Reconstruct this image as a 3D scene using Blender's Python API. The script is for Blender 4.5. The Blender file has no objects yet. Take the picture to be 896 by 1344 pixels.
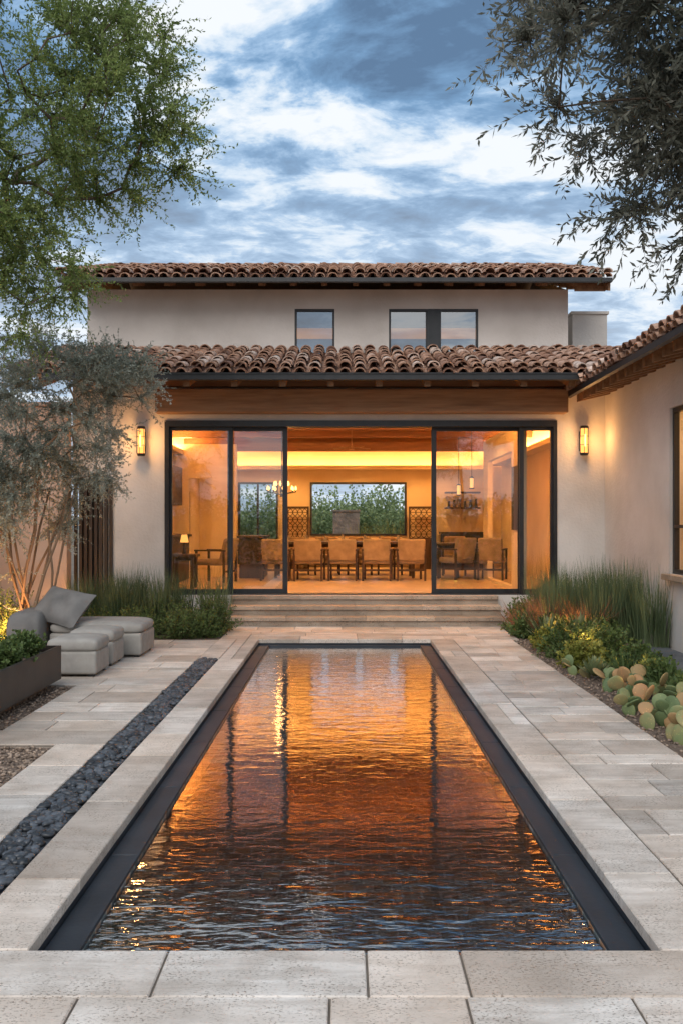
import bpy, math, random
import numpy as np
from mathutils import Vector, Matrix
R=random.Random(11)
NR=np.random.default_rng(5)
scene=bpy.context.scene
COL=scene.collection

# ---------------------------------------------------------------- node helpers
def newmat(name):
    m=bpy.data.materials.new(name); m.use_nodes=True
    nt=m.node_tree; nt.nodes.clear()
    out=nt.nodes.new('ShaderNodeOutputMaterial')
    return m,nt,out
def N(nt,t,**k):
    n=nt.nodes.new(t)
    for a,b in k.items(): setattr(n,a,b)
    return n
def L(nt,a,b): nt.links.new(a,b)
def ramp(nt,stops,interp='LINEAR'):
    r=nt.nodes.new('ShaderNodeValToRGB'); cr=r.color_ramp; cr.interpolation=interp
    while len(cr.elements)<len(stops): cr.elements.new(0.5)
    for e,(p,c) in zip(cr.elements,stops):
        e.position=p; e.color=(c[0],c[1],c[2],1)
    return r
def mix(nt,a,b,f,mode='MIX'):
    m=nt.nodes.new('ShaderNodeMix'); m.data_type='RGBA'; m.blend_type=mode
    for s,v in ((6,a),(7,b),(0,f)):
        if isinstance(v,bpy.types.NodeSocket): L(nt,v,m.inputs[s])
        elif s==0: m.inputs[0].default_value=v
        else: m.inputs[s].default_value=(v[0],v[1],v[2],1)
    return m.outputs[2]
def math_(nt,op,a,b=None,c=None,clamp=False):
    m=nt.nodes.new('ShaderNodeMath'); m.operation=op; m.use_clamp=clamp
    for i,v in enumerate((a,b,c)):
        if v is None: continue
        if isinstance(v,bpy.types.NodeSocket): L(nt,v,m.inputs[i])
        else: m.inputs[i].default_value=v
    return m.outputs[0]
def pos(nt,scale=(1,1,1)):
    g=N(nt,'ShaderNodeNewGeometry'); mp=N(nt,'ShaderNodeMapping'); mp.inputs['Scale'].default_value=scale
    L(nt,g.outputs['Position'],mp.inputs['Vector']); return mp.outputs['Vector']
def noise(nt,vec,scale,detail=5,rough=.55,dist=0):
    n=N(nt,'ShaderNodeTexNoise'); n.inputs['Scale'].default_value=scale; n.inputs['Detail'].default_value=detail
    n.inputs['Roughness'].default_value=rough; n.inputs['Distortion'].default_value=dist
    L(nt,vec,n.inputs['Vector']); return n.outputs['Fac']
def attr(nt,name='rnd'):
    a=N(nt,'ShaderNodeAttribute'); a.attribute_name=name; return a.outputs['Fac']
def princ(nt,out,color,rough=.6,metal=0,spec=.5,bump=None,bstr=.3,bdist=.01):
    p=N(nt,'ShaderNodeBsdfPrincipled')
    if isinstance(color,bpy.types.NodeSocket): L(nt,color,p.inputs['Base Color'])
    else: p.inputs['Base Color'].default_value=(*color,1)
    if isinstance(rough,bpy.types.NodeSocket): L(nt,rough,p.inputs['Roughness'])
    else: p.inputs['Roughness'].default_value=rough
    p.inputs['Metallic'].default_value=metal; p.inputs['Specular IOR Level'].default_value=spec
    if bump is not None:
        b=N(nt,'ShaderNodeBump'); b.inputs['Strength'].default_value=bstr; b.inputs['Distance'].default_value=bdist
        L(nt,bump,b.inputs['Height']); L(nt,b.outputs['Normal'],p.inputs['Normal'])
    L(nt,p.outputs[0],out.inputs['Surface']); return p
def mk(name,c1,c2,scale=3,rough=.7,bscale=40,bstr=.2,bdist=.01,stretch=(1,1,1),av=0,metal=0,spec=.4,detail=4):
    m,nt,out=newmat(name); v=pos(nt,stretch)
    f=noise(nt,v,scale,detail)
    f=math_(nt,'MULTIPLY_ADD',f,2.2,-.6)
    col=mix(nt,c1,c2,f)
    nt.nodes[-1].clamp_factor=True
    if av:
        a=attr(nt); k=math_(nt,'MULTIPLY_ADD',a,2*av,1-av)
        cb=N(nt,'ShaderNodeCombineColor')
        for i in range(3): L(nt,k,cb.inputs[i])
        col=mix(nt,col,cb.outputs[0],1.0,'MULTIPLY')
    princ(nt,out,col,rough,metal,spec,noise(nt,v,bscale,3),bstr,bdist)
    return m

# ---------------------------------------------------------------- materials
M={}
M['stucco']=mk('stucco',(.54,.495,.45),(.74,.695,.65),.9,.9,bscale=22,bstr=.5,bdist=.015,detail=8)
M['stucco_peach']=mk('stucco_peach',(.42,.29,.22),(.52,.38,.30),1.2,.9,bscale=28,bstr=.35,bdist=.012)
M['plaster_in']=mk('interior_plaster',(.62,.50,.31),(.72,.60,.40),1.5,.85,bscale=15,bstr=.1)
M['wood']=mk('wood_beam',(.20,.10,.045),(.36,.20,.10),6,.6,bscale=30,bstr=.3,stretch=(.25,2,3))
M['wood_red']=mk('red_wood_beam',(.17,.07,.03),(.28,.12,.05),6,.55,bscale=30,bstr=.3,stretch=(.25,2,3))
M['wood_y']=mk('wood_rafter',(.17,.085,.04),(.33,.18,.09),6,.6,bscale=30,bstr=.3,stretch=(3,.25,3))
M['woodceil']=mk('ceiling_boards',(.35,.19,.09),(.48,.28,.14),5,.5,bscale=30,bstr=.2,stretch=(6,.25,1))
M['ceil_in']=mk('interior_ceiling_boards',(.50,.32,.16),(.64,.43,.23),5,.5,bscale=30,bstr=.2,stretch=(6,.25,1))
M['darkwood']=mk('dark_wood',(.03,.018,.012),(.06,.035,.02),6,.5,stretch=(4,4,.4))
M['metal']=mk('black_metal',(.012,.013,.014),(.025,.025,.027),8,.4,bscale=60,bstr=.03,spec=.5)
M['planter']=mk('planter_steel',(.02,.016,.014),(.045,.036,.03),4,.45,bscale=50,bstr=.08)
M['fabric']=mk('grey_fabric',(.28,.26,.235),(.36,.34,.31),9,.95,bscale=350,bstr=.4,bdist=.004)
M['cushion']=mk('cushion_fabric',(.14,.135,.13),(.22,.21,.20),5,.95,bscale=300,bstr=.4,bdist=.004)
M['sofa']=mk('interior_fabric',(.20,.15,.09),(.32,.25,.16),6,.9,bscale=200,bstr=.3)
M['floor_in']=mk('interior_floor',(.48,.37,.25),(.62,.49,.34),2,.25,bscale=20,bstr=.04,stretch=(1,.3,1))
M['soil']=mk('gravel_soil',(.13,.09,.065),(.26,.19,.145),14,.95,bscale=90,bstr=1,bdist=.02)
M['gravel']=mk('gravel_stones',(.20,.14,.10),(.34,.26,.20),8,.85,av=.55)
M['ground']=mk('ground',(.13,.10,.07),(.24,.19,.14),2.2,.95,bscale=40,bstr=.8,bdist=.02,detail=8)
M['pebble']=mk('black_pebbles',(.030,.035,.042),(.075,.083,.095),20,.38,bscale=120,bstr=.08,av=.7,spec=.5)
M['mortar']=mk('mortar',(.12,.10,.08),(.19,.16,.13),10,.95)
M['slate']=mk('slate_paving',(.09,.10,.11),(.15,.16,.17),4,.55,bscale=25,bstr=.3,av=.2)
M['ledge']=mk('pool_ledge_slate',(.014,.02,.028),(.034,.042,.054),3,.5,bscale=40,bstr=.08,av=.2,spec=.35)
M['bark']=mk('bark',(.08,.055,.04),(.17,.125,.09),10,.9,bscale=40,bstr=.8,bdist=.02,stretch=(1,1,.3))
M['bark_pale']=mk('bark_pale',(.20,.13,.08),(.32,.21,.13),10,.9,bscale=40,bstr=.6,bdist=.01,stretch=(1,1,.3))
M['rock']=mk('rock',(.16,.14,.12),(.34,.30,.26),4,.9,bscale=12,bstr=.8,bdist=.04)
M['hill']=mk('hill',(.07,.085,.075),(.12,.13,.12),.05,1)

def travertine(name,c1,c2,warm):
    m,nt,out=newmat(name)
    v=pos(nt,(1,1,1)); vs=pos(nt,(.8,5,1))
    at=attr(nt)
    a=math_(nt,'MULTIPLY_ADD',noise(nt,vs,3,6,.6,.6),2.6,-.8)
    c=mix(nt,c1,c2,a); nt.nodes[-1].clamp_factor=True
    big=math_(nt,'ADD',math_(nt,'MULTIPLY_ADD',noise(nt,v,.9,3),2,-.9),math_(nt,'MULTIPLY',math_(nt,'FRACT',math_(nt,'MULTIPLY',at,7.3)),.9))
    c=mix(nt,c,warm,math_(nt,'MULTIPLY',big,.7)); nt.nodes[-1].clamp_factor=True
    k=math_(nt,'MULTIPLY_ADD',at,.50,.74)
    cb=N(nt,'ShaderNodeCombineColor'); [L(nt,k,cb.inputs[i]) for i in range(3)]
    c=mix(nt,c,cb.outputs[0],1,'MULTIPLY')
    pit=noise(nt,pos(nt,(1,1.8,1)),70,2,.7)
    pr=ramp(nt,[(.36,(.30,.26,.22)),(.45,(1,1,1))]); L(nt,pit,pr.inputs[0])
    pm=ramp(nt,[(.38,(0,0,0)),(.58,(1,1,1))]); L(nt,noise(nt,v,5,3),pm.inputs[0])
    c=mix(nt,c,mix(nt,c,pr.outputs[0],.85,'MULTIPLY'),pm.outputs[0])
    st=ramp(nt,[(.35,(.64,.61,.58)),(.6,(1,1,1))]); L(nt,noise(nt,v,2.3,7,.65),st.inputs[0])
    c=mix(nt,c,st.outputs[0],.75,'MULTIPLY')
    h=math_(nt,'ADD',pr.outputs[0],math_(nt,'MULTIPLY',noise(nt,v,18,4),.8))
    rg=math_(nt,'MULTIPLY_ADD',noise(nt,v,3,3),.5,.30)
    princ(nt,out,c,rg,0,.35,h,.5,.005)
    return m
M['trav']=travertine('travertine',(.52,.465,.41),(.79,.74,.68),(.63,.51,.41))
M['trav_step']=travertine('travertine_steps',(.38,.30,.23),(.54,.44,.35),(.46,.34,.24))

m,nt,out=newmat('terracotta_tile')
rr=ramp(nt,[(0,(.20,.11,.08)),(.25,(.40,.23,.16)),(.5,(.55,.36,.27)),(.75,(.46,.27,.18)),(.9,(.66,.50,.42)),(1,(.70,.60,.53))])
L(nt,attr(nt),rr.inputs[0]); v=pos(nt)
g=ramp(nt,[(.3,(.42,.39,.37)),(.62,(1.1,1.08,1.05))]); L(nt,noise(nt,v,9,6,.65),g.inputs[0])
c=mix(nt,rr.outputs[0],g.outputs[0],1,'MULTIPLY')
princ(nt,out,c,.85,0,.3,noise(nt,v,45,3),.5,.01); M['tile']=m

m,nt,out=newmat('pool_mosaic')
b=N(nt,'ShaderNodeTexBrick'); L(nt,pos(nt),b.inputs['Vector'])
b.inputs['Color1'].default_value=(0,0,0,1); b.inputs['Color2'].default_value=(1,1,1,1); b.inputs['Mortar'].default_value=(0,0,0,1)
b.inputs['Scale'].default_value=1; b.inputs['Brick Width'].default_value=.095; b.inputs['Row Height'].default_value=.088; b.inputs['Mortar Size'].default_value=.006
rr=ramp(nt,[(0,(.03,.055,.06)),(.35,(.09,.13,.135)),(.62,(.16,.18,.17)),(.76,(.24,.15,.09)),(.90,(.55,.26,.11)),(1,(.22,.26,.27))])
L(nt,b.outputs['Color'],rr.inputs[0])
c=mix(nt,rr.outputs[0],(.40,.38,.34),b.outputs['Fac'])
nz=ramp(nt,[(.3,(.45,.45,.45)),(.7,(1.2,1.2,1.2))]); L(nt,noise(nt,pos(nt),4,5),nz.inputs[0])
c=mix(nt,c,nz.outputs[0],1,'MULTIPLY')
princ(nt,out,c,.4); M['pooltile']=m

m,nt,out=newmat('water')
w1=noise(nt,pos(nt,(1,2.8,1)),3.0,2,.5,.5); w2=noise(nt,pos(nt,(1,2.6,1)),12,2,.5,.3)
h=math_(nt,'ADD',w1,math_(nt,'MULTIPLY',w2,.32))
g=N(nt,'ShaderNodeNewGeometry'); sy=N(nt,'ShaderNodeSeparateXYZ'); L(nt,g.outputs['Position'],sy.inputs[0])
near=math_(nt,'MULTIPLY',math_(nt,'SUBTRACT',4.9,sy.outputs[1]),.7,clamp=True)
far=math_(nt,'MULTIPLY',math_(nt,'SUBTRACT',sy.outputs[1],6.0),.4,clamp=True)
h=math_(nt,'MULTIPLY',h,math_(nt,'ADD',math_(nt,'MULTIPLY_ADD',near,2.4,.75),math_(nt,'MULTIPLY',far,.6)))
bp=N(nt,'ShaderNodeBump'); bp.inputs['Strength'].default_value=.45; bp.inputs['Distance'].default_value=.0075; L(nt,h,bp.inputs['Height'])
fr=N(nt,'ShaderNodeFresnel'); fr.inputs['IOR'].default_value=2.05; L(nt,bp.outputs[0],fr.inputs['Normal'])
fac=math_(nt,'MULTIPLY',fr.outputs[0],1.8,clamp=True)
gl=N(nt,'ShaderNodeBsdfGlossy'); gl.inputs['Roughness'].default_value=.03; gl.inputs['Color'].default_value=(1,1,1,1); L(nt,bp.outputs[0],gl.inputs['Normal'])
tr=N(nt,'ShaderNodeBsdfTransparent'); tr.inputs['Color'].default_value=(.84,.91,.93,1)
ms=N(nt,'ShaderNodeMixShader'); L(nt,fac,ms.inputs[0]); L(nt,tr.outputs[0],ms.inputs[1]); L(nt,gl.outputs[0],ms.inputs[2]); L(nt,ms.outputs[0],out.inputs[0])
M['water']=m

def glassmat(name,base,tint):
    m,nt,out=newmat(name)
    lw=N(nt,'ShaderNodeLayerWeight'); lw.inputs[0].default_value=.5
    f=math_(nt,'POWER',lw.outputs['Facing'],3.5); f=math_(nt,'MULTIPLY_ADD',f,1-base,base)
    gl=N(nt,'ShaderNodeBsdfGlossy'); gl.inputs['Roughness'].default_value=.01; gl.inputs['Color'].default_value=(1,1,1,1)
    tr=N(nt,'ShaderNodeBsdfTransparent'); tr.inputs['Color'].default_value=(*tint,1)
    ms=N(nt,'ShaderNodeMixShader'); L(nt,f,ms.inputs[0]); L(nt,tr.outputs[0],ms.inputs[1]); L(nt,gl.outputs[0],ms.inputs[2]); L(nt,ms.outputs[0],out.inputs[0])
    return m
M['glass']=glassmat('door_glass',.15,(.76,.79,.79))
M['glass_up']=glassmat('window_glass',.34,(.8,.84,.86))
def emit(name,c,s):
    m,nt,out=newmat(name); e=N(nt,'ShaderNodeEmission'); e.inputs[0].default_value=(*c,1); e.inputs[1].default_value=s
    L(nt,e.outputs[0],out.inputs[0]); return m
M['lampglass']=emit('lit_lamp_glass',(1,.40,.09),2.2)
M['filament']=emit('lamp_filament',(1,.50,.14),5)
def leafmat(name,dark,light,trans=.3,rough=.5):
    m,nt,out=newmat(name)
    f=math_(nt,'ADD',math_(nt,'MULTIPLY',attr(nt),.55),math_(nt,'MULTIPLY_ADD',noise(nt,pos(nt),1.7,2),1.8,-.65))
    c=mix(nt,dark,light,f); nt.nodes[-1].clamp_factor=True
    p=N(nt,'ShaderNodeBsdfPrincipled'); L(nt,c,p.inputs['Base Color']); p.inputs['Roughness'].default_value=rough; p.inputs['Specular IOR Level'].default_value=.3
    t=N(nt,'ShaderNodeBsdfTranslucent'); L(nt,c,t.inputs[0])
    ms=N(nt,'ShaderNodeMixShader'); ms.inputs[0].default_value=trans
    L(nt,p.outputs[0],ms.inputs[1]); L(nt,t.outputs[0],ms.inputs[2]); L(nt,ms.outputs[0],out.inputs[0]); return m
M['leaf_mesq']=leafmat('mesquite_leaves',(.08,.13,.03),(.32,.40,.13),.45)
M['leaf_silver']=leafmat('silver_leaves',(.18,.20,.15),(.54,.56,.47),.3)
M['leaf_olive']=leafmat('olive_leaves',(.07,.08,.055),(.27,.27,.22),.35)
M['leaf_bush']=leafmat('bush_leaves',(.04,.075,.02),(.18,.25,.08),.3)
M['leaf_back']=leafmat('back_garden_leaves',(.10,.16,.06),(.36,.44,.20),.3)
M['leaf_grass']=leafmat('grass_blades',(.045,.085,.03),(.19,.27,.10),.3)
M['leaf_rush']=leafmat('rush_stems',(.05,.085,.04),(.20,.25,.12),.2)
M['leaf_red']=leafmat('red_grass',(.12,.06,.03),(.40,.20,.11),.3)
M['leaf_yel']=leafmat('yellow_leaves',(.14,.17,.03),(.44,.42,.10),.3)
M['agave']=leafmat('agave_leaves',(.10,.13,.06),(.26,.30,.14),.15)
m,nt,out=newmat('cactus_pads')
rr=ramp(nt,[(0,(.09,.14,.06)),(.4,(.20,.25,.11)),(.7,(.40,.26,.12)),(1,(.52,.25,.12))])
L(nt,math_(nt,'ADD',math_(nt,'MULTIPLY',attr(nt),.8),math_(nt,'MULTIPLY_ADD',noise(nt,pos(nt),9,3),.5,-.15)),rr.inputs[0])
vo=N(nt,'ShaderNodeTexVoronoi'); vo.inputs['Scale'].default_value=40; L(nt,pos(nt),vo.inputs['Vector'])
dr=ramp(nt,[(.10,(1.7,1.6,1.3)),(.2,(1,1,1))]); L(nt,vo.outputs['Distance'],dr.inputs[0])
princ(nt,out,mix(nt,rr.outputs[0],dr.outputs[0],1,'MULTIPLY'),.55,0,.3); M['cactus']=m

# ---------------------------------------------------------------- mesh helpers
def empty(name,loc=(0,0,0)):
    e=bpy.data.objects.new(name,None); e.location=loc; COL.objects.link(e); e.empty_display_size=.2; return e
def place(ob,parent):
    COL.objects.link(ob)
    if parent:
        ob.parent=parent; ob.matrix_parent_inverse=Matrix.Translation(-Vector(parent.location))
    return ob
class MB:
    def __init__(s): s.v=[];s.f=[];s.r=[];s.m=[]
    def poly(s,pts,r=.5,mi=0):
        i=len(s.v); s.v+= [tuple(p) for p in pts]; s.f.append(tuple(range(i,i+len(pts)))); s.r.append(r); s.m.append(mi)
    def hexa(s,b,t,r=.5,mi=0):
        i=len(s.v); s.v+=[tuple(p) for p in b]+[tuple(p) for p in t]
        for f in ((3,2,1,0),(4,5,6,7),(0,1,5,4),(1,2,6,5),(2,3,7,6),(3,0,4,7)):
            s.f.append(tuple(i+k for k in f)); s.r.append(r); s.m.append(mi)
    def box(s,x0,x1,y0,y1,z0,z1,r=.5,mi=0):
        s.hexa([(x0,y0,z0),(x1,y0,z0),(x1,y1,z0),(x0,y1,z0)],[(x0,y0,z1),(x1,y0,z1),(x1,y1,z1),(x0,y1,z1)],r,mi)
    def slab(s,x0,x1,y0,y1,z0,z1,ch=.006,r=.5,mi=0):
        s.box(x0,x1,y0,y1,z0,z1-ch,r,mi)
        s.f.pop(-5); s.r.pop(-5); s.m.pop(-5)
        i=len(s.v); z=z1-ch
        s.v+=[(x0,y0,z),(x1,y0,z),(x1,y1,z),(x0,y1,z),(x0+ch,y0+ch,z1),(x1-ch,y0+ch,z1),(x1-ch,y1-ch,z1),(x0+ch,y1-ch,z1)]
        for f in ((4,5,6,7),(0,1,5,4),(1,2,6,5),(2,3,7,6),(3,0,4,7)):
            s.f.append(tuple(i+k for k in f)); s.r.append(r); s.m.append(mi)
    def tube(s,a,b,ra,rb,n=8,r=.5,mi=0,cap=True):
        a=Vector(a);b=Vector(b);d=(b-a).normalized(); u=d.orthogonal().normalized(); w=d.cross(u)
        i=len(s.v)
        for c,rad in ((a,ra),(b,rb)):
            for k in range(n):
                t=2*math.pi*k/n; s.v.append(tuple(c+(u*math.cos(t)+w*math.sin(t))*rad))
        for k in range(n):
            k2=(k+1)%n; s.f.append((i+k,i+k2,i+n+k2,i+n+k)); s.r.append(r); s.m.append(mi)
        if cap:
            s.f.append(tuple(i+k for k in range(n))[::-1]); s.f.append(tuple(i+n+k for k in range(n))); s.r+=[r,r]; s.m+=[mi,mi]
    def wall(s,axis,a0,a1,z0,z1,t0,t1,holes=(),mi=0):
        A=sorted(set([a0,a1]+[h[0] for h in holes]+[h[1] for h in holes]))
        Z=sorted(set([z0,z1]+[h[2] for h in holes]+[h[3] for h in holes]))
        P=(lambda a,t,z:(a,t,z)) if axis=='x' else (lambda a,t,z:(t,a,z))
        def solid(i,j):
            if i<0 or j<0 or i>=len(A)-1 or j>=len(Z)-1: return False
            a=(A[i]+A[i+1])/2; z=(Z[j]+Z[j+1])/2
            return not any(h[0]<a<h[1] and h[2]<z<h[3] for h in holes)
        for i in range(len(A)-1):
            for j in range(len(Z)-1):
                if not solid(i,j): continue
                a,b,c,d=A[i],A[i+1],Z[j],Z[j+1]
                for t in (t0,t1): s.poly([P(a,t,c),P(b,t,c),P(b,t,d),P(a,t,d)],.5,mi)
                if not solid(i-1,j): s.poly([P(a,t0,c),P(a,t1,c),P(a,t1,d),P(a,t0,d)],.5,mi)
                if not solid(i+1,j): s.poly([P(b,t0,c),P(b,t1,c),P(b,t1,d),P(b,t0,d)],.5,mi)
                if not solid(i,j-1): s.poly([P(a,t0,c),P(b,t0,c),P(b,t1,c),P(a,t1,c)],.5,mi)
                if not solid(i,j+1): s.poly([P(a,t0,d),P(b,t0,d),P(b,t1,d),P(a,t1,d)],.5,mi)
    def obj(s,name,mats,parent=None,smooth=False,bevel=0):
        V=np.array(s.v,dtype=np.float64); c=(V.min(0)+V.max(0))/2; c[2]=V[:,2].min()
        me=bpy.data.meshes.new(name); me.from_pydata([tuple(p) for p in (V-c)],[],s.f)
        for k in (mats if isinstance(mats,(list,tuple)) else [mats]): me.materials.append(M[k])
        me.polygons.foreach_set('material_index',s.m)
        a=me.attributes.new('rnd','FLOAT','FACE'); a.data.foreach_set('value',s.r)
        if smooth: me.polygons.foreach_set('use_smooth',[True]*len(s.f))
        me.update()
        ob=bpy.data.objects.new(name,me); ob.location=tuple(c); place(ob,parent)
        if bevel:
            mo=ob.modifiers.new('bev','BEVEL'); mo.width=bevel; mo.segments=3; mo.limit_method='ANGLE'
        return ob
def np_obj(name,V,F,mats,rnd,mi,parent=None,smooth=False):
    V=np.asarray(V,dtype=np.float64); c=(V.min(0)+V.max(0))/2; c[2]=V[:,2].min()
    k=F.shape[1]; me=bpy.data.meshes.new(name)
    me.vertices.add(len(V)); me.vertices.foreach_set('co',(V-c).astype(np.float32).ravel())
    me.loops.add(F.size); me.loops.foreach_set('vertex_index',F.astype(np.int32).ravel())
    me.polygons.add(len(F)); me.polygons.foreach_set('loop_start',np.arange(0,F.size,k,dtype=np.int32))
    try: me.polygons.foreach_set('loop_total',np.full(len(F),k,dtype=np.int32))
    except Exception: pass
    for q in (mats if isinstance(mats,(list,tuple)) else [mats]): me.materials.append(M[q])
    me.polygons.foreach_set('material_index',np.asarray(mi,dtype=np.int32))
    if smooth: me.polygons.foreach_set('use_smooth',np.ones(len(F),dtype=bool))
    a=me.attributes.new('rnd','FLOAT','FACE'); a.data.foreach_set('value',np.asarray(rnd,dtype=np.float32))
    me.update(calc_edges=True); me.validate()
    ob=bpy.data.objects.new(name,me); ob.location=tuple(c); return place(ob,parent)

def nrm(a): return a/np.maximum(np.linalg.norm(a,axis=1,keepdims=True),1e-9)
class PL:
    def __init__(s): s.V=[];s.F=[];s.R=[];s.M=[];s.n=0
    def add(s,V,F,R_,mi):
        s.V.append(V); s.F.append(F+s.n); s.R.append(R_); s.M.append(np.full(len(F),mi)); s.n+=len(V)
    def leaves(s,P,D,l,w,mi=0):
        n=len(P); side=nrm(np.cross(D,NR.normal(size=(n,3)))); l=l[:,None]; w=w[:,None]
        V=np.stack([P,P+D*l*.45+side*w,P+D*l,P+D*l*.45-side*w],1).reshape(-1,3)
        s.add(V,np.arange(4*n).reshape(n,4),NR.random(n),mi)
    def tubes(s,A,B,ra,rb,k=3,mi=1,rv=None):
        n=len(A); d=nrm(B-A); ref=np.where(np.abs(d[:,2:3])<.9,np.array([[0,0,1.]]),np.array([[1.,0,0]]))
        u=nrm(np.cross(d,ref)); w=np.cross(d,u)
        t=2*np.pi*np.arange(k)/k; c=np.cos(t)[None,:,None]; sn=np.sin(t)[None,:,None]
        ring=u[:,None]*c+w[:,None]*sn
        ra=np.asarray(ra).reshape(-1,1,1); rb=np.asarray(rb).reshape(-1,1,1)
        V=np.concatenate([A[:,None]+ring*ra,B[:,None]+ring*rb],1).reshape(-1,3)
        b=(np.arange(n)*2*k)[:,None,None]; kk=np.arange(k); k2=(kk+1)%k
        F=(b+np.stack([kk,k2,k+k2,k+kk],1)[None]).reshape(-1,4)
        s.add(V,F,np.repeat(NR.random(n) if rv is None else rv,k),mi)
    def sprigs(s,S,D,Ln,droop,jit,nseg,lps,ll,lw,tr,spread=.7,lmi=0,tmi=1,twig=True):
        p=S.copy(); d=nrm(D.copy()); n=len(S); seg=(Ln/nseg)[:,None]
        for i in range(nseg):
            d=nrm(d+NR.normal(size=(n,3))*jit+np.array([0,0,-droop]))
            q=p+d*seg
            if twig:
                f0=1-i/nseg*.7; f1=1-(i+1)/nseg*.7
                s.tubes(p,q,np.full(n,tr*f0),np.full(n,tr*f1),3,tmi)
            for j in range(lps):
                t=(j+NR.random((n,1)))/lps; P=p+(q-p)*t
                LD=nrm(d*.8+nrm(NR.normal(size=(n,3)))*spread)
                k=.6+.7*NR.random(n); s.leaves(P,LD,ll*k,lw*k,lmi)
            p=q
    def obj(s,name,mats,parent=None):
        return np_obj(name,np.concatenate(s.V),np.concatenate(s.F),mats,np.concatenate(s.R),np.concatenate(s.M),parent)

def skeleton(trunks,attr_pts,step=.22,wig=.05,up=.25):
    P=[];par=[]
    for t in trunks:
        prev=-1
        for q in t: P.append(np.array(q,float)); par.append(prev); prev=len(P)-1
    tops=np.array([t[-1] for t in trunks]).mean(0)
    attr_pts=attr_pts[np.argsort(np.linalg.norm(attr_pts-tops,axis=1))]
    minz=min(t[max(1,len(t)//2)][2] for t in trunks)
    terms=[]
    for a in attr_pts:
        A=np.array(P); dd=np.linalg.norm(A-a,axis=1)+(A[:,2]<minz)*50+np.maximum(0,A[:,2]-a[2])*.35
        k=int(np.argmin(dd)); p0=P[k]; L_=np.linalg.norm(a-p0); n=max(1,int(L_/step)); prev=k
        for i in range(1,n+1):
            t=i/n; q=p0+(a-p0)*t; q=q+np.array([0,0,up*L_*t*(1-t)])+ (NR.normal(size=3)*wig*(1 if i<n else 0))
            P.append(q); par.append(prev); prev=len(P)-1
        terms.append(prev)
    cnt=np.zeros(len(P))
    for t in terms: cnt[t]+=1
    for i in range(len(P)-1,-1,-1):
        if par[i]>=0: cnt[par[i]]+=cnt[i]
    return np.array(P),np.array(par),cnt,np.array(terms)
def tree(name,trunks,pts,mats,rtip,pw,tw,Ln,droop,jit,nseg,lps,ll,lw,tr,spread,wig=.05,up=.2,sides=7,rbase=0):
    P,par,cnt,terms=skeleton(trunks,pts,wig=wig,up=up)
    pl=PL(); idx=np.where(par>=0)[0]; r=rtip*np.maximum(cnt,1)**pw
    r=np.maximum(r,rbase*(P[:,2]<1.7))
    pl.tubes(P[par[idx]],P[idx],np.minimum(r[par[idx]],r[idx]*1.25),r[idx],sides,1)
    ctr=P[terms].mean(0)
    thin=np.where((cnt<=3)&(cnt>0)&(par>=0))[0]
    src=np.concatenate([np.repeat(terms,tw),np.repeat(thin,max(1,tw//4))])
    S=P[src]; D=nrm(S-ctr)*.55+NR.normal(size=(len(S),3))*.75; D[:,2]+=.1
    pl.sprigs(S,D,Ln*(.5+NR.random(len(S))),droop,jit,nseg,lps,ll,lw,tr,spread)
    return pl.obj(name,mats)
def ellips(n,c,r,shell=.35):
    d=nrm(NR.normal(size=(n,3))); k=(shell+(1-shell)*NR.random(n)**.6)[:,None]
    return np.array(c)+d*k*np.array(r)

# ---------------------------------------------------------------- ground
g=MB()
XS=[-400,-1.2,1.2,400]; YS=[-400,3.42,12.72,400]
for i in range(3):
    for j in range(3):
        if i==1 and j==1: continue
        g.poly([(XS[i],YS[j],-.03),(XS[i+1],YS[j],-.03),(XS[i+1],YS[j+1],-.03),(XS[i],YS[j+1],-.03)])
g.obj('ground','ground')

# ---------------------------------------------------------------- paving
pv=MB()
def slabs(x0,x1,y0,y1,depth,lmin,lmax,gap=.006,z=0):
    n=max(1,round((y1-y0)/depth))
    cuts=[y0]+[y0+(y1-y0)*(j+R.uniform(-.27,.27))/n for j in range(1,n)]+[y1]
    for j in range(n):
        a,b=cuts[j],cuts[j+1]
        x=x0; first=True
        while x<x1-1e-4:
            l=R.uniform(lmin,lmax)
            if first: l*=R.uniform(.45,1); first=False
            e=x+l
            if x1-e<lmin*.45: e=x1
            dz=R.uniform(-.002,.002)
            pv.slab(x+gap/2,e-gap/2,a+gap/2,b-gap/2,z-.06,z+dz,.005,R.random())
            x=e
slabs(-2.1,-1.735,.5,6.64,.62,.4,.4)
slabs(-5.2,-1.735,6.645,7.1,.46,.5,1.1)
slabs(-2.66,-1.735,7.105,9.1,.4,.35,.9)
slabs(-5.2,-1.735,9.105,12.65,.40,.4,1.0)
slabs(-1.49,-1.185,3.44,12.7,.9,.3,.3)
slabs(1.185,1.50,3.44,12.7,.9,.3,.3)
slabs(1.505,2.32,3.44,12.7,.33,.26,.72)
slabs(-1.735,2.42,12.705,14.30,.32,.4,1.0)
slabs(-2.09,2.32,2.0,2.66,.6,.8,1.4)
for (xa,xb) in [(-1.49,-.66),(-.655,.08),(.085,.43),(.435,1.35),(1.355,2.32)]: pv.slab(xa,xb-.004,3.10,3.435,-.06,0,.005,R.random())
for (xa,xb) in [(-1.49,-.9),(-.895,-.05),(-.045,.41),(.415,.97),(.975,2.32)]: pv.slab(xa,xb-.004,2.665,3.094,-.06,0.001,.005,R.random())
pv.obj('stone_paving','trav')
mo=MB()
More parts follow.
